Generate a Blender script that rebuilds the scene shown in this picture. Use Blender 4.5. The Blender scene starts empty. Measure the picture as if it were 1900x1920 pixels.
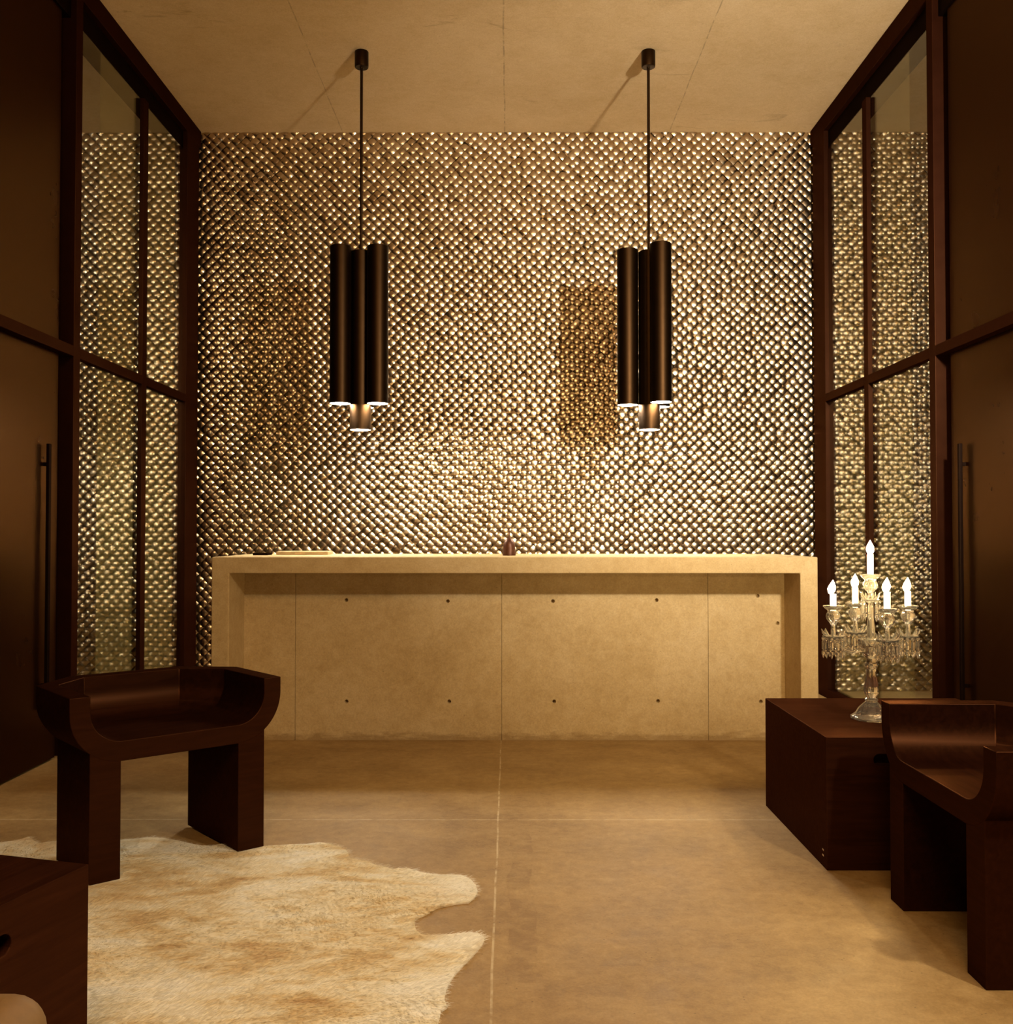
import bpy, bmesh, math, random
import numpy as np
from mathutils import Vector, Matrix

random.seed(7)
rng = np.random.default_rng(11)
C = bpy.context.scene.collection
scn = bpy.context.scene
PI = math.pi

# ------------------------------------------------------------------ camera, world, lights, exposure
F = 1850.0          # focal length in pixels of a 1900 px wide frame
CAMH = 1.24
cd = bpy.data.cameras.new('camera')
cd.sensor_fit = 'HORIZONTAL'; cd.sensor_width = 36.0; cd.lens = 36.0 * F / 1900.0
cam = bpy.data.objects.new('camera', cd); C.objects.link(cam)
cam.location = (0, 0, CAMH)
cam.rotation_euler = (PI/2 + math.atan(40/F), 0, math.atan(5/F))
scn.camera = cam

w = bpy.data.worlds.new('world'); scn.world = w; w.use_nodes = True
w.node_tree.nodes['Background'].inputs[0].default_value = (1.0, 0.62, 0.3, 1)
w.node_tree.nodes['Background'].inputs[1].default_value = 0.004

def light(name, kind, loc, energy, color, size=0.1, target=None, size_y=None):
    l = bpy.data.lights.new(name, kind); l.energy = energy; l.color = color
    if kind == 'AREA':
        l.shape = 'RECTANGLE'; l.size = size; l.size_y = size_y or size
    else:
        l.shadow_soft_size = size
    o = bpy.data.objects.new(name, l); C.objects.link(o); o.location = loc
    if target is not None:
        d = Vector(target) - Vector(loc)
        o.rotation_euler = d.to_track_quat('-Z', 'Y').to_euler()
    return o

WARM = (1.0, 0.74, 0.42)
light('key_lamp', 'POINT', (1.94, 1.64, 2.75), 125, (1.0, 0.84, 0.58), 0.06)
sp = light('key_lamp_beam', 'SPOT', (1.94, 1.64, 2.75), 1000, (1.0, 0.90, 0.72), 0.10, (1.25, 7.8, 2.9))
sp.data.spot_size = math.radians(72); sp.data.spot_blend = 1.0
light('ceiling_fill', 'AREA', (0.0, -0.8, 4.3), 120, (1.0, .61, .27), 1.6, (0.0, 3.2, 0.0), 1.0)  # added soft fill area behind the camera at ceiling height, not a fitting
for cx_, e_ in ((-3.45, 190), (3.40, 140)):
    cl = light('corridor_lamp', 'SPOT', (cx_, .8, 2.7), e_, (1.0, .90, .70), 0.09, (cx_*.93, 7.8, 2.75))
    cl.data.spot_size = math.radians(46); cl.data.spot_blend = .9

vs = scn.view_settings
vs.view_transform = 'Standard'; vs.look = 'None'; vs.gamma = 1.0; vs.use_curve_mapping = False
vs.exposure = 0.52

# ------------------------------------------------------------------ helpers
def lin(r, g, b):
    f = lambda c: (c/255/12.92) if c/255 <= .04045 else ((c/255+.055)/1.055)**2.4
    return (f(r), f(g), f(b), 1.0)

class NT:
    """tiny node-tree writer"""
    def __init__(s, name):
        s.m = bpy.data.materials.new(name); s.m.use_nodes = True
        s.t = s.m.node_tree; s.b = s.t.nodes['Principled BSDF']; s.out = s.t.nodes['Material Output']
    def n(s, kind, **kw):
        x = s.t.nodes.new(kind)
        for k, v in kw.items():
            if k.startswith('i_'):
                x.inputs[k[2:].replace('_', ' ')].default_value = v
            else:
                setattr(x, k, v)
        return x
    def l(s, a, b): s.t.links.new(a, b)
    def co(s, scale=(1, 1, 1), which='Object'):
        tc = s.n('ShaderNodeTexCoord'); mp = s.n('ShaderNodeMapping')
        mp.inputs['Scale'].default_value = scale
        s.l(tc.outputs[which], mp.inputs['Vector']); return mp.outputs[0]
    def noise(s, vec, scale, detail=6, rough=.6, dist=0.0):
        x = s.n('ShaderNodeTexNoise', i_Scale=scale, i_Detail=detail, i_Roughness=rough, i_Distortion=dist)
        s.l(vec, x.inputs['Vector']); return x.outputs[0]
    def ramp(s, fac, stops):
        r = s.n('ShaderNodeValToRGB'); e = r.color_ramp.elements
        while len(e) < len(stops): e.new(.5)
        for q, (p, c) in zip(e, stops): q.position = p; q.color = c if len(c) == 4 else (*c, 1)
        s.l(fac, r.inputs[0]); return r.outputs[0]
    def mix(s, fac, a, b, mode='MIX'):
        x = s.n('ShaderNodeMix', data_type='RGBA', blend_type=mode)
        for v, sock in ((fac, x.inputs[0]), (a, x.inputs[6]), (b, x.inputs[7])):
            if hasattr(v, 'is_linked'): s.l(v, sock)
            else: sock.default_value = v
        return x.outputs[2]
    def math(s, op, a, b=0.0, clamp=False):
        x = s.n('ShaderNodeMath', operation=op, use_clamp=clamp)
        for v, sock in ((a, x.inputs[0]), (b, x.inputs[1])):
            if hasattr(v, 'is_linked'): s.l(v, sock)
            else: sock.default_value = v
        return x.outputs[0]
    def bump(s, h, strength=.2, dist=.01):
        x = s.n('ShaderNodeBump', i_Strength=strength, i_Distance=dist)
        s.l(h, x.inputs['Height']); s.l(x.outputs[0], s.b.inputs['Normal'])
    def set(s, **kw):
        for k, v in kw.items():
            sock = s.b.inputs[k.replace('_', ' ')]
            if hasattr(v, 'is_linked'): s.l(v, sock)
            else: sock.default_value = v
        return s
    def linemask(s, vec, axis, pos, width, wob=0.0):
        sp = s.n('ShaderNodeSeparateXYZ'); s.l(vec, sp.inputs[0])
        v = sp.outputs[axis]
        if wob:
            nz = s.noise(vec, 2.2, 4)
            v = s.math('ADD', v, s.math('MULTIPLY', s.math('SUBTRACT', nz, .5), wob))
        d = s.math('ABSOLUTE', s.math('SUBTRACT', v, pos))
        return s.math('LESS_THAN', d, width)

def concrete(name, base, dark, light_, joints=(), joint_col=None, rough=.75, scale=1.0, spec=.3, streak=None, specks=True, stain=None):
    t = NT(name); v = t.co()
    n1 = t.noise(v, 1.3*scale, 8, .62, .4)
    n2 = t.noise(v, 7.0*scale, 8, .65, .3)
    col = t.ramp(n1, [(.36, dark), (.50, base), (.64, light_)])
    c2 = t.ramp(n2, [(.36, dark), (.51, base), (.66, light_)])
    col = t.mix(.45, col, c2)
    if streak:
        vs_ = t.co(streak); n3 = t.noise(vs_, 3.0, 7, .6, .6)
        c3 = t.ramp(n3, [(.36, dark), (.51, base), (.65, light_)])
        col = t.mix(.35, col, c3)
    n5 = t.noise(v, 24, 6, .7, .4)
    col = t.mix(.30, col, t.ramp(n5, [(.36, dark), (.51, base), (.66, light_)]))
    fine = t.noise(v, 120, 3, .7)
    col = t.mix(.22, col, t.ramp(fine, [(.3, (.25, .25, .25)), (.7, (.8, .8, .8))]), 'OVERLAY')
    if specks:
        vo = t.n('ShaderNodeTexVoronoi', i_Scale=38.0); t.l(v, vo.inputs['Vector'])
        sm = t.math('LESS_THAN', vo.outputs['Distance'], .10)
        gate = t.math('GREATER_THAN', t.noise(v, 9, 2), .56)
        col = t.mix(t.math('MULTIPLY', t.math('MULTIPLY', sm, gate), .5), col, (dark[0]*.4, dark[1]*.4, dark[2]*.4, 1))
    if stain == 'ceiling':
        a1 = t.noise(t.co((1.0, 3.2, 1)), 2.6, 6, .68, .8); a2 = t.noise(v, 1.1, 3)
        k_ = t.math('MULTIPLY', t.ramp(a1, [(.60, (0, 0, 0)), (.68, (1, 1, 1))]), t.ramp(a2, [(.45, (0, 0, 0)), (.60, (1, 1, 1))]))
        col = t.mix(t.math('MULTIPLY', k_, .45), col, (.24, .155, .07, 1))
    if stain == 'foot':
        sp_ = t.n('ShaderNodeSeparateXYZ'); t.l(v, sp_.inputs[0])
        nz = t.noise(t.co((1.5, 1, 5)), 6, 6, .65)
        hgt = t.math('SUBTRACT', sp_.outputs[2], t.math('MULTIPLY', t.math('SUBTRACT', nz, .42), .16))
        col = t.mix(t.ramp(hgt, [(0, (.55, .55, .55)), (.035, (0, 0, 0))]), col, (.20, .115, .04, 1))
    if stain == 'joint':
        m_ = t.linemask(v, 0, .045, .045, .10)
        gate2 = t.ramp(t.noise(v, 8, 5, .7), [(.44, (0, 0, 0)), (.58, (1, 1, 1))])
        sp_ = t.n('ShaderNodeSeparateXYZ'); t.l(v, sp_.inputs[0])
        m_ = t.math('MULTIPLY', m_, t.math('MULTIPLY', t.math('GREATER_THAN', sp_.outputs[1], 2.75), t.math('LESS_THAN', sp_.outputs[1], 4.1)))
        col = t.mix(t.math('MULTIPLY', t.math('MULTIPLY', m_, gate2), .45), col, (.19, .10, .03, 1))
    for axis, pos, wd, wob in joints:
        m = t.linemask(v, axis, pos, wd, wob)
        brk = t.ramp(t.noise(v, 14, 3), [(.36, (0, 0, 0)), (.56, (1, 1, 1))])
        col = t.mix(t.math('MULTIPLY', t.math('MULTIPLY', m, brk), .7), col, joint_col)
    t.set(Base_Color=col, Roughness=t.math('ADD', t.math('MULTIPLY', n2, .25), rough-.12), Specular_IOR_Level=spec)
    t.bump(t.math('ADD', t.math('MULTIPLY', fine, .3), n2), .12, .006)
    return t.m

def wood(name, c1, c2, rough=.42, axis=(1.2, 14, 14), gloss=(.040, .016, .008)):
    t = NT(name); v = t.co(axis)
    n = t.noise(v, 3.0, 9, .65, 1.2)
    col = t.ramp(n, [(.30, c1), (.52, ((c1[0]+c2[0])/2, (c1[1]+c2[1])/2, (c1[2]+c2[2])/2, 1)), (.72, c2)])
    return satin(t, col, (*gloss, 1), t.math('ADD', t.math('MULTIPLY', n, .16), rough-.08))

def plain(name, col, rough=.5, metal=0.0, spec=.5, noise=0.15, scale=30, tint=(1, 1, 1, 1)):
    t = NT(name); v = t.co()
    n = t.noise(v, scale, 4, .6)
    k = lambda f: (col[0]*f, col[1]*f, col[2]*f, 1)
    t.set(Base_Color=t.ramp(n, [(.3, k(1-noise)), (.7, k(1+noise))]), Roughness=rough, Metallic=metal, Specular_IOR_Level=spec, Specular_Tint=tint)
    return t.m

def satin(t, diff, gloss, rough):
    """dark finish whose sheen keeps the warm tint of the finish"""
    t.t.nodes.remove(t.b)
    d = t.n('ShaderNodeBsdfDiffuse'); g = t.n('ShaderNodeBsdfGlossy'); ad = t.n('ShaderNodeAddShader')
    if hasattr(diff, 'is_linked'): t.l(diff, d.inputs['Color'])
    else: d.inputs['Color'].default_value = diff
    g.inputs['Color'].default_value = gloss
    if hasattr(rough, 'is_linked'): t.l(rough, g.inputs['Roughness'])
    else: g.inputs['Roughness'].default_value = rough
    t.l(d.outputs[0], ad.inputs[0]); t.l(g.outputs[0], ad.inputs[1]); t.l(ad.outputs[0], t.out.inputs['Surface'])
    return t.m

def satin_plain(name, col, gloss, rough, noise=.12, scale=12):
    t = NT(name); n = t.noise(t.co(), scale, 4, .6)
    k = lambda f: (col[0]*f, col[1]*f, col[2]*f, 1)
    return satin(t, t.ramp(n, [(.3, k(1-noise)), (.7, k(1+noise))]), (*gloss, 1), t.math('ADD', t.math('MULTIPLY', n, .10), rough-.05))

def emissive(name, col, strength):
    t = NT(name)
    t.set(Base_Color=(0.8, 0.75, 0.6, 1), Emission_Color=col, Emission_Strength=strength, Roughness=.6)
    return t.m

def glass_sheet(name, haze=0.0, haze_col=(.3, .3, .15, 1), tint=(.97, .975, .94, 1)):
    t = NT(name); t.t.nodes.remove(t.b)
    tr = t.n('ShaderNodeBsdfTransparent'); tr.inputs[0].default_value = tint
    gl = t.n('ShaderNodeBsdfGlossy'); gl.inputs['Roughness'].default_value = .02
    ge = t.n('ShaderNodeNewGeometry'); dt = t.n('ShaderNodeVectorMath', operation='DOT_PRODUCT')
    t.l(ge.outputs['Normal'], dt.inputs[0]); t.l(ge.outputs['Incoming'], dt.inputs[1])
    fr = t.math('ADD', t.math('MULTIPLY', t.math('POWER', t.math('SUBTRACT', 1.0, t.math('ABSOLUTE', dt.outputs['Value'])), 5.0), .96), .035)
    mx = t.n('ShaderNodeMixShader'); t.l(fr, mx.inputs[0]); t.l(tr.outputs[0], mx.inputs[1]); t.l(gl.outputs[0], mx.inputs[2])
    out = mx.outputs[0]
    if haze:
        df = t.n('ShaderNodeBsdfDiffuse'); df.inputs[0].default_value = haze_col
        m2 = t.n('ShaderNodeMixShader'); m2.inputs[0].default_value = haze
        t.l(out, m2.inputs[1]); t.l(df.outputs[0], m2.inputs[2]); out = m2.outputs[0]
    t.l(out, t.out.inputs['Surface'])
    return t.m

def link(name, me, mat=None, parent=None, smooth=None):
    me.name = name
    if mat: me.materials.append(mat)
    if smooth is not None:
        for p in me.polygons: p.use_smooth = True
        me.set_sharp_from_angle(angle=math.radians(smooth))
    o = bpy.data.objects.new(name, me); C.objects.link(o)
    if parent: o.parent = parent
    return o

def obj(name, bm, mat=None, parent=None, smooth=None, recalc=True):
    if recalc: bmesh.ops.recalc_face_normals(bm, faces=bm.faces[:])
    me = bpy.data.meshes.new(name); bm.to_mesh(me); bm.free()
    return link(name, me, mat, parent, smooth)

def bev(o, wd=.003, seg=2, ang=40):
    m = o.modifiers.new('bevel', 'BEVEL'); m.width = wd; m.segments = seg; m.limit_method = 'ANGLE'; m.angle_limit = math.radians(ang)
    return o

def thing(name, label, cat, loc=(0, 0, 0), rz=0.0, group=None):
    o = bpy.data.objects.new(name, None); C.objects.link(o); o.empty_display_size = .1
    o.location = loc; o.rotation_euler = (0, 0, rz); return tag(o, label, cat, group)

def tag(o, label, cat, group=None):
    o['label'] = label; o['category'] = cat
    if group: o['group'] = group
    return o

def struct(o, label=None, cat=None):
    o['kind'] = 'structure'
    if label: o['label'] = label
    if cat: o['category'] = cat
    return o

def box(bm, x0, x1, y0, y1, z0, z1):
    v = [bm.verts.new((x, y, z)) for x in (x0, x1) for y in (y0, y1) for z in (z0, z1)]
    for f in ((0, 1, 3, 2), (4, 6, 7, 5), (0, 4, 5, 1), (2, 3, 7, 6), (0, 2, 6, 4), (1, 5, 7, 3)):
        bm.faces.new([v[i] for i in f])
    return bm

def mkbox(name, x0, x1, y0, y1, z0, z1, mat, parent=None, b=0.0):
    o = obj(name, box(bmesh.new(), x0, x1, y0, y1, z0, z1), mat, parent)
    if b: bev(o, b)
    return o

def lathe(bm, prof, seg=32, loc=(0, 0, 0), flute=None):
    """prof: list of (r, z); open ends with r=0 become poles. flute: (n, depth(i)) modulates the radius"""
    rings = []
    for i, (r, z) in enumerate(prof):
        if r < 1e-6:
            rings.append([bm.verts.new((loc[0], loc[1], loc[2]+z))]); continue
        rg = []
        for k in range(seg):
            a = 2*PI*k/seg
            rr = r*(1 + (flute[1](i/(len(prof)-1))*math.cos(flute[0]*a) if flute else 0))
            rg.append(bm.verts.new((loc[0]+rr*math.cos(a), loc[1]+rr*math.sin(a), loc[2]+z)))
        rings.append(rg)
    for A, B in zip(rings, rings[1:]):
        for k in range(seg):
            k2 = (k+1) % seg
            if len(A) == 1 and len(B) == 1: break
            if len(A) == 1: bm.faces.new((A[0], B[k], B[k2]))
            elif len(B) == 1: bm.faces.new((A[k], B[0], A[k2]))
            else: bm.faces.new((A[k], A[k2], B[k2], B[k]))
    return bm

def tube(bm, pts, radii, seg=12):
    pts = [Vector(p) for p in pts]; prev = None; rings = []
    up = Vector((0, 0, 1))
    for i, p in enumerate(pts):
        d = (pts[min(i+1, len(pts)-1)] - pts[max(i-1, 0)]).normalized()
        if prev is None:
            a = d.cross(up if abs(d.z) < .95 else Vector((1, 0, 0))).normalized()
        else:
            a = (prev - d*prev.dot(d)).normalized()
        prev = a; b = d.cross(a)
        r = radii[i] if hasattr(radii, '__len__') else radii
        rings.append([bm.verts.new(p + a*r*math.cos(2*PI*k/seg) + b*r*math.sin(2*PI*k/seg)) for k in range(seg)])
    for A, B in zip(rings, rings[1:]):
        for k in range(seg): bm.faces.new((A[k], A[(k+1) % seg], B[(k+1) % seg], B[k]))
    bm.faces.new(rings[0]); bm.faces.new(rings[-1])
    return bm

def prism(bm, poly, zb, zt):
    """vertical prism over poly [(x,y)], zb / zt numbers or per-vertex lists"""
    n = len(poly)
    zb = zb if hasattr(zb, '__len__') else [zb]*n; zt = zt if hasattr(zt, '__len__') else [zt]*n
    lo = [bm.verts.new((x, y, z)) for (x, y), z in zip(poly, zb)]
    hi = [bm.verts.new((x, y, z)) for (x, y), z in zip(poly, zt)]
    bm.faces.new(lo); bm.faces.new(hi)
    for k in range(n): bm.faces.new((lo[k], lo[(k+1) % n], hi[(k+1) % n], hi[k]))
    return bm

def cut(o, cutter_bm):
    """subtract a temporary mesh from o for good; the temporary mesh does not stay in the scene"""
    bmesh.ops.recalc_face_normals(cutter_bm, faces=cutter_bm.faces[:])
    me = bpy.data.meshes.new('tmp'); cutter_bm.to_mesh(me); cutter_bm.free()
    c = bpy.data.objects.new('tmp', me); C.objects.link(c)
    if o.parent: c.parent = o.parent
    m = o.modifiers.new('cut', 'BOOLEAN'); m.operation = 'DIFFERENCE'; m.solver = 'EXACT'; m.object = c
    bpy.context.view_layer.update()
    dg = bpy.context.evaluated_depsgraph_get()
    new = bpy.data.meshes.new_from_object(o.evaluated_get(dg))
    o.modifiers.remove(m); o.data = new
    bpy.data.objects.remove(c); bpy.data.meshes.remove(me)

def floor_pt(px, py):
    """floor point seen at image position px, py of the 1900x1920 photograph"""
    dy = py - 1000.0
    return ((px-955.0)*CAMH/dy, F*CAMH/dy)

# ------------------------------------------------------------------ materials
M_ceil = concrete('ceiling_concrete', (.58, .43, .25, 1), (.50, .36, .19, 1), (.64, .49, .31, 1),
                  joints=((0, -1.324, .004, .02), (0, -.035, .005, .02), (0, 1.275, .004, .02)), joint_col=(.30, .22, .13, 1), scale=.8, stain='ceiling')
M_floor = concrete('floor_concrete', (.335, .212, .082, 1), (.20, .115, .038, 1), (.45, .315, .145, 1),
                   joints=((0, -.048, .0035, .012), (1, 4.30, .0045, .015)), joint_col=(.60, .50, .33, 1), rough=.55, scale=1.0, spec=.4,
                   streak=(.9, 1.5, 1), stain='joint')
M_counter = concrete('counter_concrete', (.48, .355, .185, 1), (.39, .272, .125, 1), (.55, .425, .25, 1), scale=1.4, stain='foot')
M_wall = concrete('wall_concrete', (.30, .22, .14, 1), (.24, .17, .10, 1), (.36, .27, .18, 1))
M_wood = wood('dark_wood', (.006, .0019, .0011, 1), (.019, .0055, .0026, 1), gloss=(.028, .011, .005))
M_wood2 = wood('table_wood', (.010, .0030, .0016, 1), (.030, .0092, .0042, 1), .45, (1.2, 16, 16), gloss=(.030, .012, .006))
M_steel = satin_plain('brown_steel', (.012, .0030, .0014), (.022, .0095, .0045), .38)
M_panel = satin_plain('door_steel', (.0040, .0010, .0006), (.052, .027, .0115), .29, .10, 3)
M_black = satin_plain('black_metal', (.003, .0012, .0010), (.010, .006, .004), .5)
M_lamp = plain('bronze_lamp', (.027, .0135, .0056), .44, 1.0, .5, .08, 20)
M_bell = plain('bell_bronze', (.085, .026, .010), .42, .4)
M_glass = glass_sheet('clear_glass')
M_haze = glass_sheet('veil_glass', .060, (.55, .50, .22, 1), (.97, .97, .90, 1))  # greenish veil over the screens is put into this haze colour
M_disc = emissive('lamp_diffuser', (1.0, .88, .66, 1), 200)
M_flame = emissive('flame', (1.0, .72, .33, 1), 620)
M_pouf = plain('tan_leather', (.20, .115, .042), .55, 0, .4, .08, 60)
M_folder = plain('tan_folder', (.45, .33, .18), .5)
M_tag = plain('brass_tag', (.7, .5, .3), .35, .8)

def crystal():
    t = NT('crystal')
    t.set(Base_Color=(1.0, .97, .90, 1), Roughness=.015, IOR=1.52, Transmission_Weight=.95)
    return t.m
M_crystal = crystal()

def wax():
    t = NT('candle_wax')
    t.set(Base_Color=(.95, .90, .80, 1), Roughness=.5, Subsurface_Weight=.6, Emission_Color=(1, .86, .62, 1), Emission_Strength=.9)
    t.b.inputs['Subsurface Radius'].default_value = (.03, .02, .012)
    return t.m
M_wax = wax()

def stud_metal():
    t = NT('stud_metal'); v = t.co()
    n = t.noise(v, 2.0, 5, .6); n2 = t.noise(v, 60, 3, .6)
    at = t.n('ShaderNodeAttribute', attribute_name='cell')
    base = t.ramp(at.outputs['Fac'], [(0, (.44, .325, .20)), (.5, (.60, .475, .325)), (1, (.76, .64, .48))])
    base = t.mix(.25, base, t.ramp(n, [(.3, (.48, .34, .20)), (.7, (.73, .60, .43))]))
    t.set(Base_Color=base, Metallic=1.0,
          Roughness=t.math('ADD', t.math('MULTIPLY', n2, .14), .17))
    t.bump(n2, .10, .004)
    return t.m
M_stud = stud_metal()

# ------------------------------------------------------------------ the setting
XL, XR, YB, ZC = -2.447, 2.39, 7.80, 4.43
XO = 4.7
struct(mkbox('floor', -XO-.2, XO+.2, -3.2, YB+.3, -.2, 0, M_floor))
struct(mkbox('ceiling', -XO-.2, XO+.2, -3.2, YB+.3, ZC, ZC+.2, M_ceil))
struct(mkbox('wall_rear', -XO-.2, XO+.2, -3.2, -3.0, 0, ZC, M_wall))
struct(mkbox('wall_left', -XO-.2, -XO, -3.0, YB+.3, 0, ZC, M_panel))
struct(mkbox('wall_right', XO, XO+.2, -3.0, YB+.3, 0, ZC, M_panel))

def stud_wall():
    D = .0776; h2 = D/2            # diagonal of a stud
    N = 7
    k = .78
    g = np.linspace(-1, 1, N)
    U, V = np.meshgrid(g, g, indexing='ij')
    px = ((U+V)*.5*h2).ravel(); pz = ((U-V)*.5*h2).ravel()
    cs = []
    r = 0; z = .0
    while z < ZC + .02:
        off = 0 if r % 2 == 0 else h2
        xs = np.arange(-4.66+off, 4.66, D)
        cs.append(np.stack([xs, np.full_like(xs, z)], 1)); z += h2*.985; r += 1
    cs = np.concatenate(cs); n = len(cs)
    tilt = rng.normal(0, .0042, (n, 2))
    kk = k*(1 + rng.normal(0, .10, n))
    bulge = rng.normal(0, .0005, n)
    X = cs[:, 0:1] + px[None]; Z = cs[:, 1:2] + pz[None]*.985
    lx = px[None] - tilt[:, 0:1]; lz = pz[None] - tilt[:, 1:2]
    rr = np.sqrt(lx*lx + lz*lz)/h2
    Y = YB - .022 + kk[:, None]*h2*rr**2.8/2.8 + bulge[:, None]
    Y = np.minimum(Y, YB + .004)
    verts = np.stack([X, Y, Z], -1).reshape(-1, 3)
    idx = np.arange(N*N).reshape(N, N)
    q = np.stack([idx[:-1, :-1], idx[:-1, 1:], idx[1:, 1:], idx[1:, :-1]], -1).reshape(-1, 4)
    faces = (q[None] + (np.arange(n)*N*N)[:, None, None]).reshape(-1, 4)
    # keep below the ceiling and above the floor
    verts[:, 2] = np.clip(verts[:, 2], 0.001, ZC-.001)
    me = bpy.data.meshes.new('wall_back')
    me.vertices.add(len(verts)); me.vertices.foreach_set('co', verts.astype(np.float32).ravel())
    me.loops.add(faces.size); me.polygons.add(len(faces))
    me.polygons.foreach_set('loop_start', (np.arange(len(faces))*4).astype(np.int32))
    me.polygons.foreach_set('loop_total', np.full(len(faces), 4, np.int32))
    me.loops.foreach_set('vertex_index', faces.astype(np.int32).ravel())
    me.polygons.foreach_set('use_smooth', np.ones(len(faces), bool))
    a = me.attributes.new('cell', 'FLOAT', 'POINT')
    a.data.foreach_set('value', np.repeat(rng.random(n), N*N).astype(np.float32))
    me.update(); me.validate()
    me.materials.append(M_stud)
    o = bpy.data.objects.new('wall_back', me); C.objects.link(o)
    return o
wall_back = struct(stud_wall())
struct(mkbox('trim_backing', -XO, XO, YB+.005, YB+.28, 0, ZC, M_black))

def side_partition(s, X, tail):
    """s = -1 left, +1 right; X is the face of the frame towards the room"""
    def b(name, d0, d1, y0, y1, z0, z1, mat, parent, bv=.002):
        xa, xb = X + s*d0, X + s*d1
        return mkbox(name, min(xa, xb), max(xa, xb), y0, y1, z0, z1, mat, parent, bv)
    side = 'left' if s < 0 else 'right'
    # beam along the ceiling
    tb = struct(thing('trim_' + side, 'dark steel beam along the ceiling above the %s glazed screen' % side, 'beam'))
    b('beam', 0, .20, -2.9, YB-.035, 4.30, ZC-.002, M_steel, tb)
    b('header_board', .035, .16, 2.0, YB-.035, 4.16, 4.30, M_black, tb)
    # glazed screen
    wn = struct(thing('window_' + ('1' if s < 0 else '2'), 'dark framed floor to ceiling glazed screen on the %s side' % side, 'glazed screen'))
    b('stile', 0, .11, 5.52, 5.60, .0, 4.30, M_steel, wn)
    b('corner_post', 0, .075, 7.44, 7.72, .0, 4.30, M_steel, wn)
    b('mullion', .0, .030, 6.55, 6.63, .0, 4.16, M_steel, wn)
    for y0, y1 in ((5.60, 6.55), (6.63, 7.44)):
        b('transom', 0, .045, y0, y1, 2.235, 2.295, M_steel, wn)
        b('bottom_rail', 0, .045, y0, y1, .0, .07, M_steel, wn)
    for y0, y1, h0, h1 in ((5.60, 6.55, 5.93, 6.50), (6.63, 7.44, 6.71, 7.26)):
        for z0, z1 in ((.07, 2.235), (2.295, 4.16)):
            b('glass_pane', .030, .034, y0, y1, z0, z1, M_glass, wn, 0)
            tp = b('veil_sheet', .036, .038, h0, h1, z0, z1, M_haze, wn, 0)  # added sheet, its haze stands in for the veil on the glass
            tp['label'] = 'added sheet behind the clear pane carrying a faint green veil'
    # closed door leaf with its fixed panel above
    dr = struct(thing('door_' + ('1' if s < 0 else '2'), 'dark steel door leaf with a tall bar handle on the %s side' % side, 'door'))
    b('lower_panel', .05, .09, 3.0, 5.44, .012, 2.235, M_panel, dr)
    b('upper_panel', .05, .09, 3.0, 5.44, 2.295, 4.16, M_panel, dr)
    b('transom', .0, .09, 3.0, 5.52, 2.235, 2.295, M_steel, dr)
    b('reveal', .09, .12, 5.40, 5.52, .0, 4.16, M_black, dr)
    hd = b('handle', .012, .030, 5.262, 5.288, .30, 1.72, M_black, dr, .003)
    for z in (.42, 1.60):
        b('bracket', .026, .052, 5.268, 5.282, z, z+.02, M_black, hd)
    # wall nearer to the viewer
    wl = struct(b('wall_%s_near' % side, .05, .25, -3.0, 3.0, 0, 4.30, M_panel, None, 0))
side_partition(-1, XL, 0)
side_partition(1, XR, 0)

# ------------------------------------------------------------------ reception counter
CF, CP, CB = 5.615, 5.943, 6.50
CX0, CX1, CT = -1.694, 1.754, 1.105
ct = thing('reception_counter', 'long cast concrete reception counter in front of the studded wall', 'counter', (0.03, CF, 0))
def local(bm_fn):
    return bm_fn
bm = bmesh.new()
x0, x1 = CX0-.03, CX1-.03
pr = [(x0, 0), (x0, CT), (x1, CT), (x1, 0), (x1-.10, 0), (x1-.10, CT-.093), (x0+.10, CT-.093), (x0+.10, 0)]
fa = [bm.verts.new((x, 0, z)) for x, z in pr]; fb = [bm.verts.new((x, CB-CF, z)) for x, z in pr]
for q in ((0, 1, 6, 7), (1, 2, 5, 6), (2, 3, 4, 5)):
    bm.faces.new([fa[i] for i in q]); bm.faces.new([fb[i] for i in q])
for i in range(8):
    j = (i+1) % 8; bm.faces.new((fa[i], fa[j], fb[j], fb[i]))
bev(obj('frame', bm, M_counter, ct), .006, 3)
bm = bmesh.new()
xs = [x0+.10, -1.285-.03, -.045-.03, 1.195-.03, x1-.10]
for a, b_ in zip(xs, xs[1:]):
    box(bm, a+(.0012 if a != xs[0] else 0), b_-(.0012 if b_ != xs[-1] else 0), CP-CF, CP-CF+.06, 0, CT-.093)
box(bm, x0+.10, x1-.10, CP-CF+.058, CP-CF+.09, 0, CT-.093)
fp = obj('front_panel', bm, M_counter, ct)
bm = bmesh.new()
for px_, py_ in ((650, 1125), (840, 1127), (1037, 1127), (1231, 1125), (1420, 1117), (651, 1314), (843, 1314), (1039, 1314), (1233, 1313), (1425, 1314), (1457, 1168)):
    X = (px_-955)*CP/F - .03; Z = CAMH-(py_-1000)*CP/F
    seg = 14
    r1 = [bm.verts.new((X+.0125*math.cos(2*PI*k/seg), CP-CF-.01, Z+.0125*math.sin(2*PI*k/seg))) for k in range(seg)]
    r2 = [bm.verts.new((X+.0085*math.cos(2*PI*k/seg), CP-CF+.035, Z+.0085*math.sin(2*PI*k/seg))) for k in range(seg)]
    bm.faces.new(r1); bm.faces.new(r2)
    for k in range(seg): bm.faces.new((r1[k], r1[(k+1) % seg], r2[(k+1) % seg], r2[k]))
cut(fp, bm)

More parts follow.
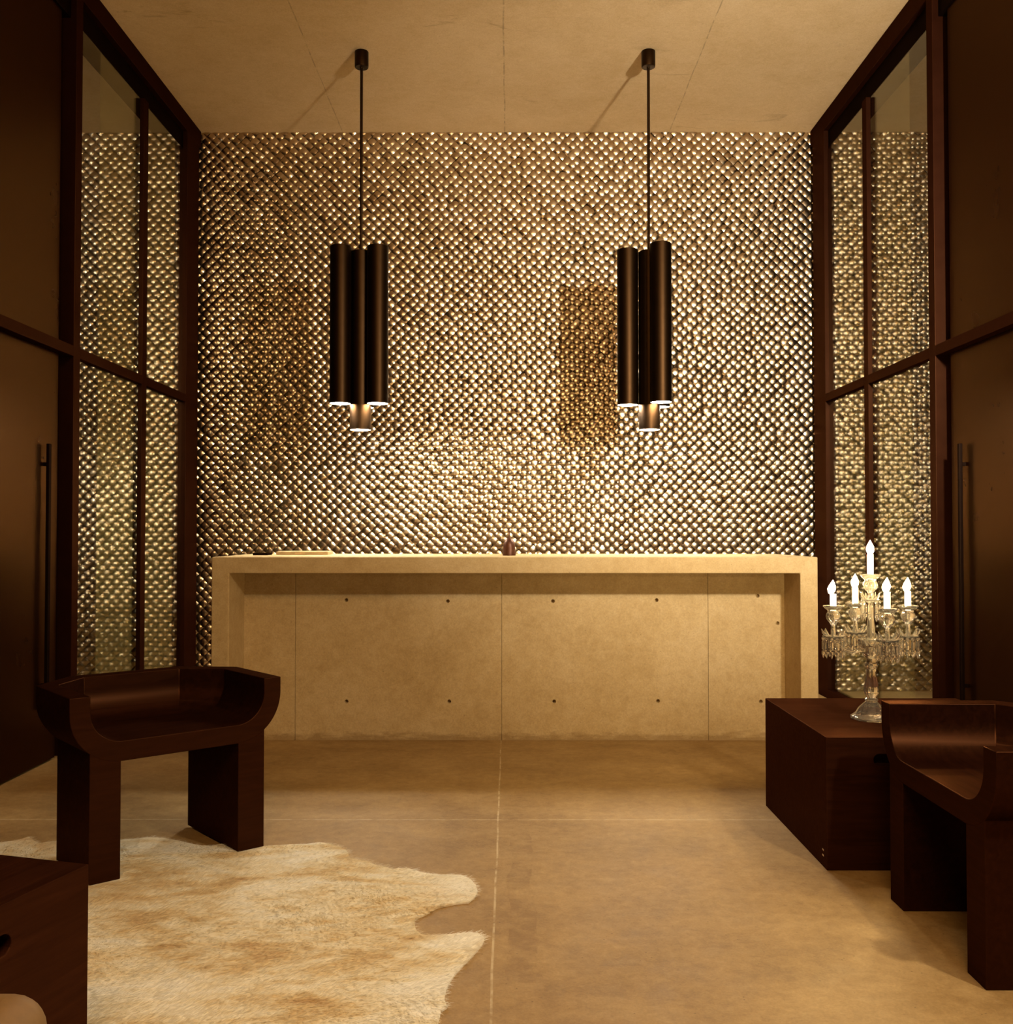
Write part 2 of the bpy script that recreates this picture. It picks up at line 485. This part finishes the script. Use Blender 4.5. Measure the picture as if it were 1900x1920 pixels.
# bell, folder and dark tray on the counter
bell = thing('reception_bell', 'small bronze hand bell with a thin stem standing on the concrete counter', 'bell', (0.0, 6.02, CT))
bm = lathe(bmesh.new(), [(0, .004), (.036, .004), (.040, .0), (.0405, .006), (.0385, .02), (.0375, .045), (.0365, .06), (.032, .08), (.022, .097), (.011, .106), (.006, .109), (0, .110)], 32)
obj('body', bm, M_bell, bell, 40)
obj('stem', lathe(bmesh.new(), [(0, .105), (.005, .107), (.0045, .12), (.0035, .135), (.0032, .160), (.004, .163), (0, .167)], 16), M_bell, bell, 40)
fo = thing('leather_folder', 'flat tan folder lying on the left end of the concrete counter', 'folder', (-1.30, 6.27, CT), .06)
bev(mkbox('cover', -.16, .16, -.11, .11, 0, .022, M_folder, fo), .004)
mkbox('spine_tag', -.045, -.005, -.1112, -.109, .009, .014, M_tag, fo)
tr = thing('desk_tray', 'small dark low tray beside the tan folder on the counter', 'tray', (-1.53, 6.12, CT))
bm = box(bmesh.new(), -.045, .045, -.06, .06, 0, .006)
for q in ((-.045, -.040, -.06, .06), (.040, .045, -.06, .06), (-.04, .04, -.06, -.055), (-.04, .04, .055, .06)):
    box(bm, *q, .006, .014)
obj('body', bm, M_black, tr)

# ------------------------------------------------------------------ pendant lamps
def pendant(x, y, rot, label):
    t = thing('pendant_lamp', label, 'lamp', (x, y, ZC), 0, 'pendant lamps above the counter')
    obj('canopy', lathe(bmesh.new(), [(0, -.0005), (.045, -.0005), (.046, -.004), (.046, -.098), (.0445, -.104), (.042, -.106), (.012, -.106), (.010, -.112), (0, -.112)], 40), M_lamp, t, 35)
    obj('rod', lathe(bmesh.new(), [(0, -.10), (.0095, -.10), (.0095, -1.345), (0, -1.345)], 20), M_lamp, t, 35)
    def tb(dx, dy, top, bot):
        R, r_ = .0695, .0665
        bm = lathe(bmesh.new(), [(0, top), (R-.003, top), (R, top-.003), (R, bot+.001), (R-.001, bot), (r_+.0005, bot), (r_, bot+.001), (r_, bot+.06), (0, bot+.06)], 48, (dx, dy, 0))
        o = obj('tube', bm, M_lamp, t, 35)
        d = obj('diffuser', lathe(bmesh.new(), [(0, bot+.002), (r_-.0006, bot+.002), (r_-.0006, bot+.006), (0, bot+.006)], 40, (dx, dy, 0)), M_disc, o, 35)
        d['label'] = 'glowing white diffuser in the mouth of the tube'
    tb(0, 0, -1.335, 1.918-ZC)
    for a in rot:
        tb(.1405*math.cos(math.radians(a)), .1405*math.sin(math.radians(a)), 3.112-ZC, 2.083-ZC)
    return t
pendant(-.978, 6.47, (210, 330, 90), 'dark bronze cluster pendant hanging over the left half of the counter')
pendant(.922, 6.47, (174, 294, 54), 'dark bronze cluster pendant hanging over the right half of the counter')

# ------------------------------------------------------------------ armchairs
def make_chair(label, loc, rz):
    """local x = width, local y = depth towards the back, front face on y = 0"""
    t = thing('armchair', label, 'armchair', loc, rz, 'dark carved wood armchairs')
    W, DP, T, H, z0, R = .405, .57, .072, .660, .603, .185
    def ring(d, z):
        q = d*(math.sqrt(2)-1)
        return [(-(W-d), 0, z), (-(W-d), .39-q, z), (-(.225-q), DP-d, z), (.225-q, DP-d, z), (W-d, .39-q, z), (W-d, 0, z)]
    out_, in_ = [ring(0, H)], [ring(T, H)]
    n = 14
    for i in range(n+1):
        a = PI/2*i/n
        out_.append(ring(R-R*math.cos(a), z0-R*math.sin(a)))
        in_.append(ring(R-(R-T)*math.cos(a), z0-(R-T)*math.sin(a)))
    bm = bmesh.new()
    O = [[bm.verts.new(p) for p in r] for r in out_]; I = [[bm.verts.new(p) for p in r] for r in in_]
    for S in (O, I):
        for A, B in zip(S, S[1:]):
            for k in range(5): bm.faces.new((A[k], A[k+1], B[k+1], B[k]))
        bm.faces.new(S[-1])
    for k in range(5): bm.faces.new((O[0][k], O[0][k+1], I[0][k+1], I[0][k]))
    for k in (0, 5):
        for i in range(len(O)-1): bm.faces.new((O[i][k], O[i+1][k], I[i+1][k], I[i][k]))
    bm.faces.new((O[-1][0], O[-1][5], I[-1][5], I[-1][0]))
    bev(obj('seat_shell', bm, M_wood, t, 25), .0025, 2, 35)
    for s in (-1, 1):
        poly = [(s*.335, .0008), (s*.335, .361), (s*.225, .471), (s*.225, .0008)]
        o = obj('leg', prism(bmesh.new(), poly, 0, [.462, .462, .43, .43]), M_wood, t)
        bev(o, .0025, 2, 35)
    return t
RUGH = .006
make_chair('dark wood armchair with a curved trough seat standing at the edge of the pale hide',
           (-1.219, 3.693, RUGH+.001), math.atan2(.659, .752))
# the right one faces -X: local y (back) points to +X, local x points to -Y
make_chair('dark wood armchair with a curved trough seat in front of the candelabra table',
           (1.293, 3.042, 0), -PI/2)

# ------------------------------------------------------------------ cube tables
def cube_table(label, loc, rz, w_, d_, h_, tags=False, inset=.175):
    """local origin at the front left corner, front face on y = 0, slot in the front face"""
    t = thing('side_table', label, 'table', loc, rz, 'dark cube tables')
    o = mkbox('body', 0, w_, 0, d_, 0, h_, M_wood2, t)
    bm = bmesh.new(); seg = 12; r = .021; xa, xb, zc = inset+r, w_-inset-r, h_-.083
    pts = [(xa+r*math.cos(PI/2+PI*k/seg), zc+r*math.sin(PI/2+PI*k/seg)) for k in range(seg+1)] + \
          [(xb+r*math.cos(-PI/2+PI*k/seg), zc+r*math.sin(-PI/2+PI*k/seg)) for k in range(seg+1)]
    A = [bm.verts.new((x, -.02, z)) for x, z in pts]; B = [bm.verts.new((x, .05, z)) for x, z in pts]
    bm.faces.new(A); bm.faces.new(B)
    for k in range(len(pts)): bm.faces.new((A[k], A[(k+1) % len(pts)], B[(k+1) % len(pts)], B[k]))
    cut(o, bm)
    bev(o, .0025, 2, 60)
    if tags:
        for z in (.060, .040):
            mkbox('maker_mark', -.0006, .002, .035, .052, z, z+.006, M_tag, t)['label'] = 'tiny brass inlay dash near the lower corner'
    return t
cube_table('dark wood cube table carrying the crystal candelabra', (1.169, 3.659, 0), 0, .87, .866, .488, True)
# the near one is turned: its slotted face looks to the right of the room
K = (-.955, 2.256)
rz2 = math.atan2(.962, .272)          # local x runs along the visible face, away from the viewer
ux, uy = math.cos(rz2), math.sin(rz2)
cube_table('dark wood cube table standing on the pale hide at the left edge of the photo',
           (K[0]-.87*ux, K[1]-.87*uy, RUGH+.001), rz2, .87, .866, .488-RUGH, inset=.232)

# ------------------------------------------------------------------ hide rug
out = [(896.6, 1670), (893, 1657), (885, 1648), (876, 1642), (866, 1638.7), (848, 1637.5), (829.5, 1638), (808, 1636), (790, 1633), (778, 1628.5), (769, 1627), (748, 1625.5), (740, 1628), (722, 1622.5),
       (706, 1620), (692.6, 1613.7), (675, 1610.5), (658, 1607), (656, 1602), (654.5, 1596.6), (648, 1590), (636, 1585.5), (624, 1581), (603, 1578), (577, 1581), (555, 1581.5), (532, 1583), (498, 1585), (480, 1589),
       (452, 1589), (431, 1584), (417.7, 1581), (401, 1584.5), (378, 1584), (355, 1579), (338, 1575), (309, 1570), (281, 1569), (258, 1572), (239, 1573), (200, 1578), (150, 1574),
       (102.6, 1577), (79, 1580.4), (71, 1577), (59, 1568), (46, 1572), (31, 1575.6), (0, 1579.7), (-60, 1586), (-130, 1581), (-210, 1592), (-290, 1625), (-310, 1680), (-420, 1720), (-600, 1800), (-760, 1950), (-640, 2150), (-420, 2260),
       (-100, 2330), (250, 2360), (500, 2300), (640, 2200), (760, 2080), (808, 1985), (821.6, 1919), (826, 1900), (828, 1890), (840, 1882), (835, 1869), (837, 1853), (845, 1835), (856, 1819), (871.6, 1803), (888, 1786), (903, 1769), (910, 1754.5),
       (898, 1746.6), (886, 1744.5), (874, 1745), (834.7, 1749), (808, 1750.5), (792.6, 1749), (783, 1742), (779.5, 1734.7), (779.5, 1719), (800.5, 1711), (812, 1703), (821.6, 1698), (838, 1694.5), (856, 1691), (879.5, 1688.7), (890, 1680)]
poly = np.array([floor_pt(*p) for p in out])
RC = (-1.0, 2.9)
def hide_material():
    t = NT('hide'); v = t.co((1, 1, 0))
    vr = t.n('ShaderNodeMapping'); vr.inputs['Rotation'].default_value = (0, 0, .35); vr.inputs['Scale'].default_value = (1.0, 2.1, 0)
    t.l(v, vr.inputs['Vector'])
    n1 = t.noise(vr.outputs[0], 1.7, 6, .60, .8)
    n2 = t.noise(vr.outputs[0], 7.0, 5, .65, .8)
    f = t.math('ADD', t.math('MULTIPLY', n1, .68), t.math('MULTIPLY', n2, .32))
    col = t.ramp(f, [(.34, (.63, .45, .21)), (.43, (.81, .69, .47)), (.50, (.91, .86, .73)), (.60, (.97, .97, .94))])
    tipx, tipy = floor_pt(872, 1660)
    for px_, py_, r0 in ((tipx, tipy, .22), (*floor_pt(880, 1752), .16)):
        dv = t.n('ShaderNodeVectorMath', operation='DISTANCE'); dv.inputs[1].default_value = (px_-RC[0], py_-RC[1], 0)
        t.l(v, dv.inputs[0])
        fac = t.ramp(dv.outputs['Value'], [(.03, (.9, .9, .9)), (r0, (0, 0, 0))])
        col = t.mix(fac, col, (.97, .97, .95, 1))
    at = t.n('ShaderNodeAttribute', attribute_name='vary')
    col = t.mix(.28, col, t.ramp(at.outputs['Fac'], [(0, (.2, .2, .2)), (1, (.8, .8, .8))]), 'OVERLAY')
    t.set(Base_Color=col, Roughness=.85, Specular_IOR_Level=.2, Sheen_Weight=.15)
    return t.m
M_hide = hide_material()
rug = thing('hide_rug', 'pale cream animal hide rug spread over the concrete floor at left', 'rug', (RC[0], RC[1], 0))
bm = bmesh.new()
lo = [bm.verts.new((x-RC[0], y-RC[1], .0005)) for x, y in poly]; hi = [bm.verts.new((x-RC[0], y-RC[1], RUGH)) for x, y in poly]
n = len(lo)
for k in range(n): bm.faces.new((lo[k], lo[(k+1) % n], hi[(k+1) % n], hi[k]))
eds = [bm.edges.get((hi[k], hi[(k+1) % n])) for k in range(n)]
bmesh.ops.triangle_fill(bm, use_beauty=True, edges=eds)
eds = [bm.edges.get((lo[k], lo[(k+1) % n])) for k in range(n)]
bmesh.ops.triangle_fill(bm, use_beauty=True, edges=eds)
obj('skin', bm, M_hide, rug)

def fur():
    NH = 150000
    mn, mxx = poly.min(0), poly.max(0)
    mn = np.maximum(mn, (-2.3, 1.9)); mxx = np.minimum(mxx, (0.2, 4.2))
    P = mn + rng.random((int(NH*2.0), 2))*(mxx-mn)
    inside = np.zeros(len(P), bool); j = len(poly)-1
    for i in range(len(poly)):
        xi, yi = poly[i]; xj, yj = poly[j]
        c = ((yi > P[:, 1]) != (yj > P[:, 1])) & (P[:, 0] < (xj-xi)*(P[:, 1]-yi)/(yj-yi+1e-12)+xi)
        inside ^= c; j = i
    P = P[inside]
    # leave out the spots under the furniture feet
    keep = np.ones(len(P), bool)
    a = math.atan2(.659, .752); ca, sa = math.cos(a), math.sin(a)
    q = P - np.array((-1.219, 3.693)); lx = q[:, 0]*ca+q[:, 1]*sa; ly = -q[:, 0]*sa+q[:, 1]*ca
    keep &= ~((np.abs(np.abs(lx)-.28) < .058) & (ly > -.004) & (ly < .47))
    q = P - np.array((K[0], K[1])); lx = q[:, 0]*ux+q[:, 1]*uy; ly = -q[:, 0]*uy+q[:, 1]*ux
    keep &= ~((lx < .006) & (lx > -.88) & (ly > -.006) & (ly < .88))
    q = P - np.array((-.92, 1.43))
    keep &= ~((np.abs(q[:, 0]) < .3) & (np.abs(q[:, 1]) < .3))
    P = P[keep][:NH]; n = len(P)
    # flow of the hair: outwards from the spine, swirling
    ang = .25*np.sin(P[:, 0]*5.1+P[:, 1]*2.3) + .35*np.sin(P[:, 1]*6.3-P[:, 0]*3.1+1.3) + .15*np.sin(P[:, 0]*17+P[:, 1]*13) - .15 + rng.normal(0, .30, n)
    L = .019*(.6+.8*rng.random(n)); lift = (.14+.22*rng.random(n))*L
    d = np.stack([np.cos(ang), np.sin(ang)], 1); s = np.stack([-d[:, 1], d[:, 0]], 1)
    wd = (.00055+.0005*rng.random(n))[:, None]
    base = P - np.array(RC)
    zb = np.full((n, 1), RUGH-.0005)
    mid = base + d*(L*.5)[:, None]; tip = base + d*(L)[:, None]
    zm = zb + (lift*.8)[:, None]; zt = zb + (lift*(.75+.5*rng.random(n)))[:, None]
    v = np.stack([np.hstack([base-s*wd, zb]), np.hstack([base+s*wd, zb]), np.hstack([mid+s*wd*.8, zm]), np.hstack([mid-s*wd*.8, zm]), np.hstack([tip, zt])], 1).reshape(-1, 3)
    o5 = (np.arange(n)*5)[:, None]
    quads = (o5 + np.array([[0, 1, 2, 3]])); tris = (o5 + np.array([[3, 2, 4]]))
    loops = np.hstack([quads, tris]).ravel()
    tot = np.tile([4, 3], n); st = np.concatenate([[0], np.cumsum(tot)[:-1]])
    me = bpy.data.meshes.new('fur')
    me.vertices.add(len(v)); me.vertices.foreach_set('co', v.astype(np.float32).ravel())
    me.loops.add(len(loops)); me.polygons.add(2*n)
    me.polygons.foreach_set('loop_start', st.astype(np.int32)); me.polygons.foreach_set('loop_total', tot.astype(np.int32))
    me.loops.foreach_set('vertex_index', loops.astype(np.int32))
    at = me.attributes.new('vary', 'FLOAT', 'POINT'); at.data.foreach_set('value', np.repeat(rng.random(n), 5).astype(np.float32))
    me.update(); me.validate(); me.materials.append(M_hide)
    o = bpy.data.objects.new('fur', me); C.objects.link(o); o.parent = rug; o['kind'] = 'stuff'
fur()

# ------------------------------------------------------------------ tan pouf cut by the lower left corner
pf = thing('pouf', 'tan leather seat with rounded corners cut off by the lower left corner', 'pouf', (-.92, 1.43, RUGH+.001), .0)
bm = box(bmesh.new(), -.185, .200, -.17, .17, .06, .515)
bev(obj('cushion', bm, M_pouf, pf, 40), .06, 6)
for sx in (-1, 1):
    for sy in (-1, 1):
        obj('foot', lathe(bmesh.new(), [(0, 0), (.014, 0), (.018, .064), (0, .064)], 16, (sx*.11, sy*.10, 0)), M_wood, pf, 40)

# ------------------------------------------------------------------ crystal candelabra
TB = .488
cx, cy = 1.469, 4.02
cnd = thing('candelabra', 'crystal candelabra with five lit candles standing on the dark cube table', 'candelabra', (cx, cy, TB))
scal = lambda q: .05 if q > 0 else .05
obj('base', lathe(bmesh.new(), [(0, .004), (.070, .004), (.078, 0), (.082, .004), (.080, .010), (.070, .016), (.061, .024), (.054, .036), (.046, .048), (.036, .058), (.027, .066), (.024, .070), (0, .071)], 60,
    flute=(12, lambda q: .035 if q < .9 else 0)), M_crystal, cnd, 30)
obj('stem', lathe(bmesh.new(), [(0, .070), (.020, .070), (.026, .075), (.026, .081), (.019, .087), (.022, .094), (.027, .104), (.030, .116), (.029, .130), (.025, .150), (.0205, .172), (.0185, .190), (.0195, .203), (.022, .206),
    (.0265, .212), (.0265, .219), (.021, .225), (.019, .238), (.020, .246), (0, .247)], 48, flute=(8, lambda q: .06 if .28 < q < .66 else .0)), M_crystal, cnd, 30)
obj('bowl', lathe(bmesh.new(), [(0, .246), (.020, .246), (.030, .256), (.040, .272), (.046, .288), (.050, .305), (.052, .322), (.047, .325), (.040, .312), (.030, .300), (.016, .296), (.014, .33), (.017, .36), (.013, .40), (.011, .47), (0, .471)], 48,
    flute=(12, lambda q: .04 if .2 < q < .5 else 0)), M_crystal, cnd, 30)

def cup_profile(z, k=1.0):
    """little glass vase that grips a candle; z is its foot, .105 tall"""
    return [(0, z), (.010*k, z), (.009*k, z+.012), (.0085*k, z+.026), (.015*k, z+.038), (.026*k, z+.052), (.029*k, z+.064), (.027*k, z+.074), (.021*k, z+.082), (.022*k, z+.088), (.033*k, z+.096), (.040*k, z+.104),
            (.039*k, z+.108), (.028*k, z+.103), (.015*k, z+.096), (.014*k, z+.088), (0, z+.088)]

def drop_mesh():
    bm = bmesh.new()
    # octagonal bead, flat faceted bar, pointed drop, hung from local z = 0
    def facet(rings, seg):
        R = []
        for r1, r2, z in rings:
            if r1 < 1e-6: R.append([bm.verts.new((0, 0, z))])
            else: R.append([bm.verts.new((r1*math.cos(2*PI*(k+.5)/seg), r2*math.sin(2*PI*(k+.5)/seg), z)) for k in range(seg)])
        for A, B in zip(R, R[1:]):
            for k in range(seg):
                k2 = (k+1) % seg
                if len(A) == 1: bm.faces.new((A[0], B[k], B[k2]))
                elif len(B) == 1: bm.faces.new((A[k], B[0], A[k2]))
                else: bm.faces.new((A[k], A[k2], B[k2], B[k]))
    facet([(0, 0, 0), (.0068, .005, -.003), (.0078, .0055, -.007), (.0068, .005, -.011), (0, 0, -.014)], 8)
    facet([(0, 0, -.0145), (.0074, .0042, -.018), (.0074, .0042, -.050), (0, 0, -.0535)], 6)
    facet([(0, 0, -.054), (.0062, .0048, -.057), (.0072, .0054, -.061), (.0074, .0056, -.067), (0, 0, -.086)], 8)
    bmesh.ops.recalc_face_normals(bm, faces=bm.faces[:])
    me = bpy.data.meshes.new('prism_drop'); bm.to_mesh(me); bm.free(); me.materials.append(M_crystal)
    return me
DROP = drop_mesh()

def dish(x, y, z, R, ndrop, a0):
    bm = lathe(bmesh.new(), [(0, z), (.012, z), (R*.6, z+.001), (R*.92, z+.008), (R, z+.014), (R*.97, z+.016), (R*.62, z+.007), (.012, z+.007), (0, z+.007)], 40, (x, y, 0), flute=(10, lambda q: .03 if .2 < q < .8 else 0))
    o = obj('drip_dish', bm, M_crystal, cnd, 35)
    # upright leaves around the dish
    nl = 8
    bm = bmesh.new()
    for k in range(nl):
        a = a0 + 2*PI*(k+.5)/nl; ca, sa = math.cos(a), math.sin(a)
        tube(bm, [(x+ca*r_, y+sa*r_, z+zz) for r_, zz in ((R*.50, .006), (R*.72, .016), (R*.92, .028), (R*1.06, .042))], [.0045, .0055, .005, .0018], 8)
    obj('leaf_crown', bm, M_crystal, o, 40)
    for k in range(ndrop):
        a = a0 + 2*PI*k/ndrop
        d = bpy.data.objects.new('prism_drop', DROP); C.objects.link(d); d.parent = o
        d.location = (x+math.cos(a)*R*.95, y+math.sin(a)*R*.95, z+.010); d.rotation_euler = (0, 0, a+PI/2)
    return o

CANDLE_LABEL = {3: 'lit white candle in the rightmost crystal cup of the candelabra', 93: 'lit white candle in the rear crystal cup, just left of the tall central candle',
                183: 'lit white candle in the leftmost crystal cup of the candelabra', 273: 'lit white candle in the front crystal cup, just right of the tall central candle'}
def candle(x, y, z, h, label, lean=0.0):
    t = thing('candle', label, 'candle', (cx+x, cy+y, TB+z), 0, 'lit candles in the candelabra')
    obj('wax_stick', lathe(bmesh.new(), [(0, 0), (.0125, 0), (.0125, h-.003), (.0115, h), (.006, h-.002), (0, h-.003)], 24), M_wax, t, 40)
    obj('wick', tube(bmesh.new(), [(0, 0, h-.004), (0, 0, h+.006), (lean*.1, 0, h+.012)], .0012, 6), M_black, t)
    bm = lathe(bmesh.new(), [(0, h+.000), (.009, h+.004), (.0132, h+.012), (.0152, h+.021), (.0125, h+.032), (.0072, h+.043), (.003, h+.051), (0, h+.057)], 20)
    for v in bm.verts: v.co.x += lean*max(0, 1-(v.co.z-h)/.054)*.5
    obj('flame', bm, M_flame, t, 60)

AR = .155
for adeg, ch, lean in ((3, .075, -.012), (93, .083, -.004), (183, .066, -.018), (273, .082, -.010)):
    a = math.radians(adeg); ca, sa = math.cos(a), math.sin(a)
    pts = []
    for i in range(15):
        q = i/14
        r_ = .030 + (AR-.030)*q; zz = .290 + .030*math.sin(q*PI*.55)*1.0 - .040*math.sin(q*PI)*1.0
        pts.append((ca*r_, sa*r_, zz))
    obj('arm', tube(bmesh.new(), pts, [.0085-.0025*abs(i/14-.5) for i in range(15)], 12), M_crystal, cnd, 60)
    zt = pts[-1][2]
    dish(ca*AR, sa*AR, zt+.002, .043, 12, a)
    obj('candle_cup', lathe(bmesh.new(), [(0, zt+.006), (.012, zt+.006), (.0095, zt+.016)] + cup_profile(zt+.032)[1:], 40, (ca*AR, sa*AR, 0), flute=(10, lambda q: .03 if .15 < q < .7 else 0)), M_crystal, cnd, 35)
    candle(ca*AR, sa*AR, zt+.032+.0885, ch, CANDLE_LABEL[adeg], lean)
dish(0, 0, .470, .036, 8, .3)
obj('candle_cup', lathe(bmesh.new(), cup_profile(.478, 1.02), 40, flute=(10, lambda q: .03 if .15 < q < .7 else 0)), M_crystal, cnd, 35)
candle(0, 0, .478+.0885, .100, 'lit white candle standing tallest in the centre of the candelabra', 0.0)
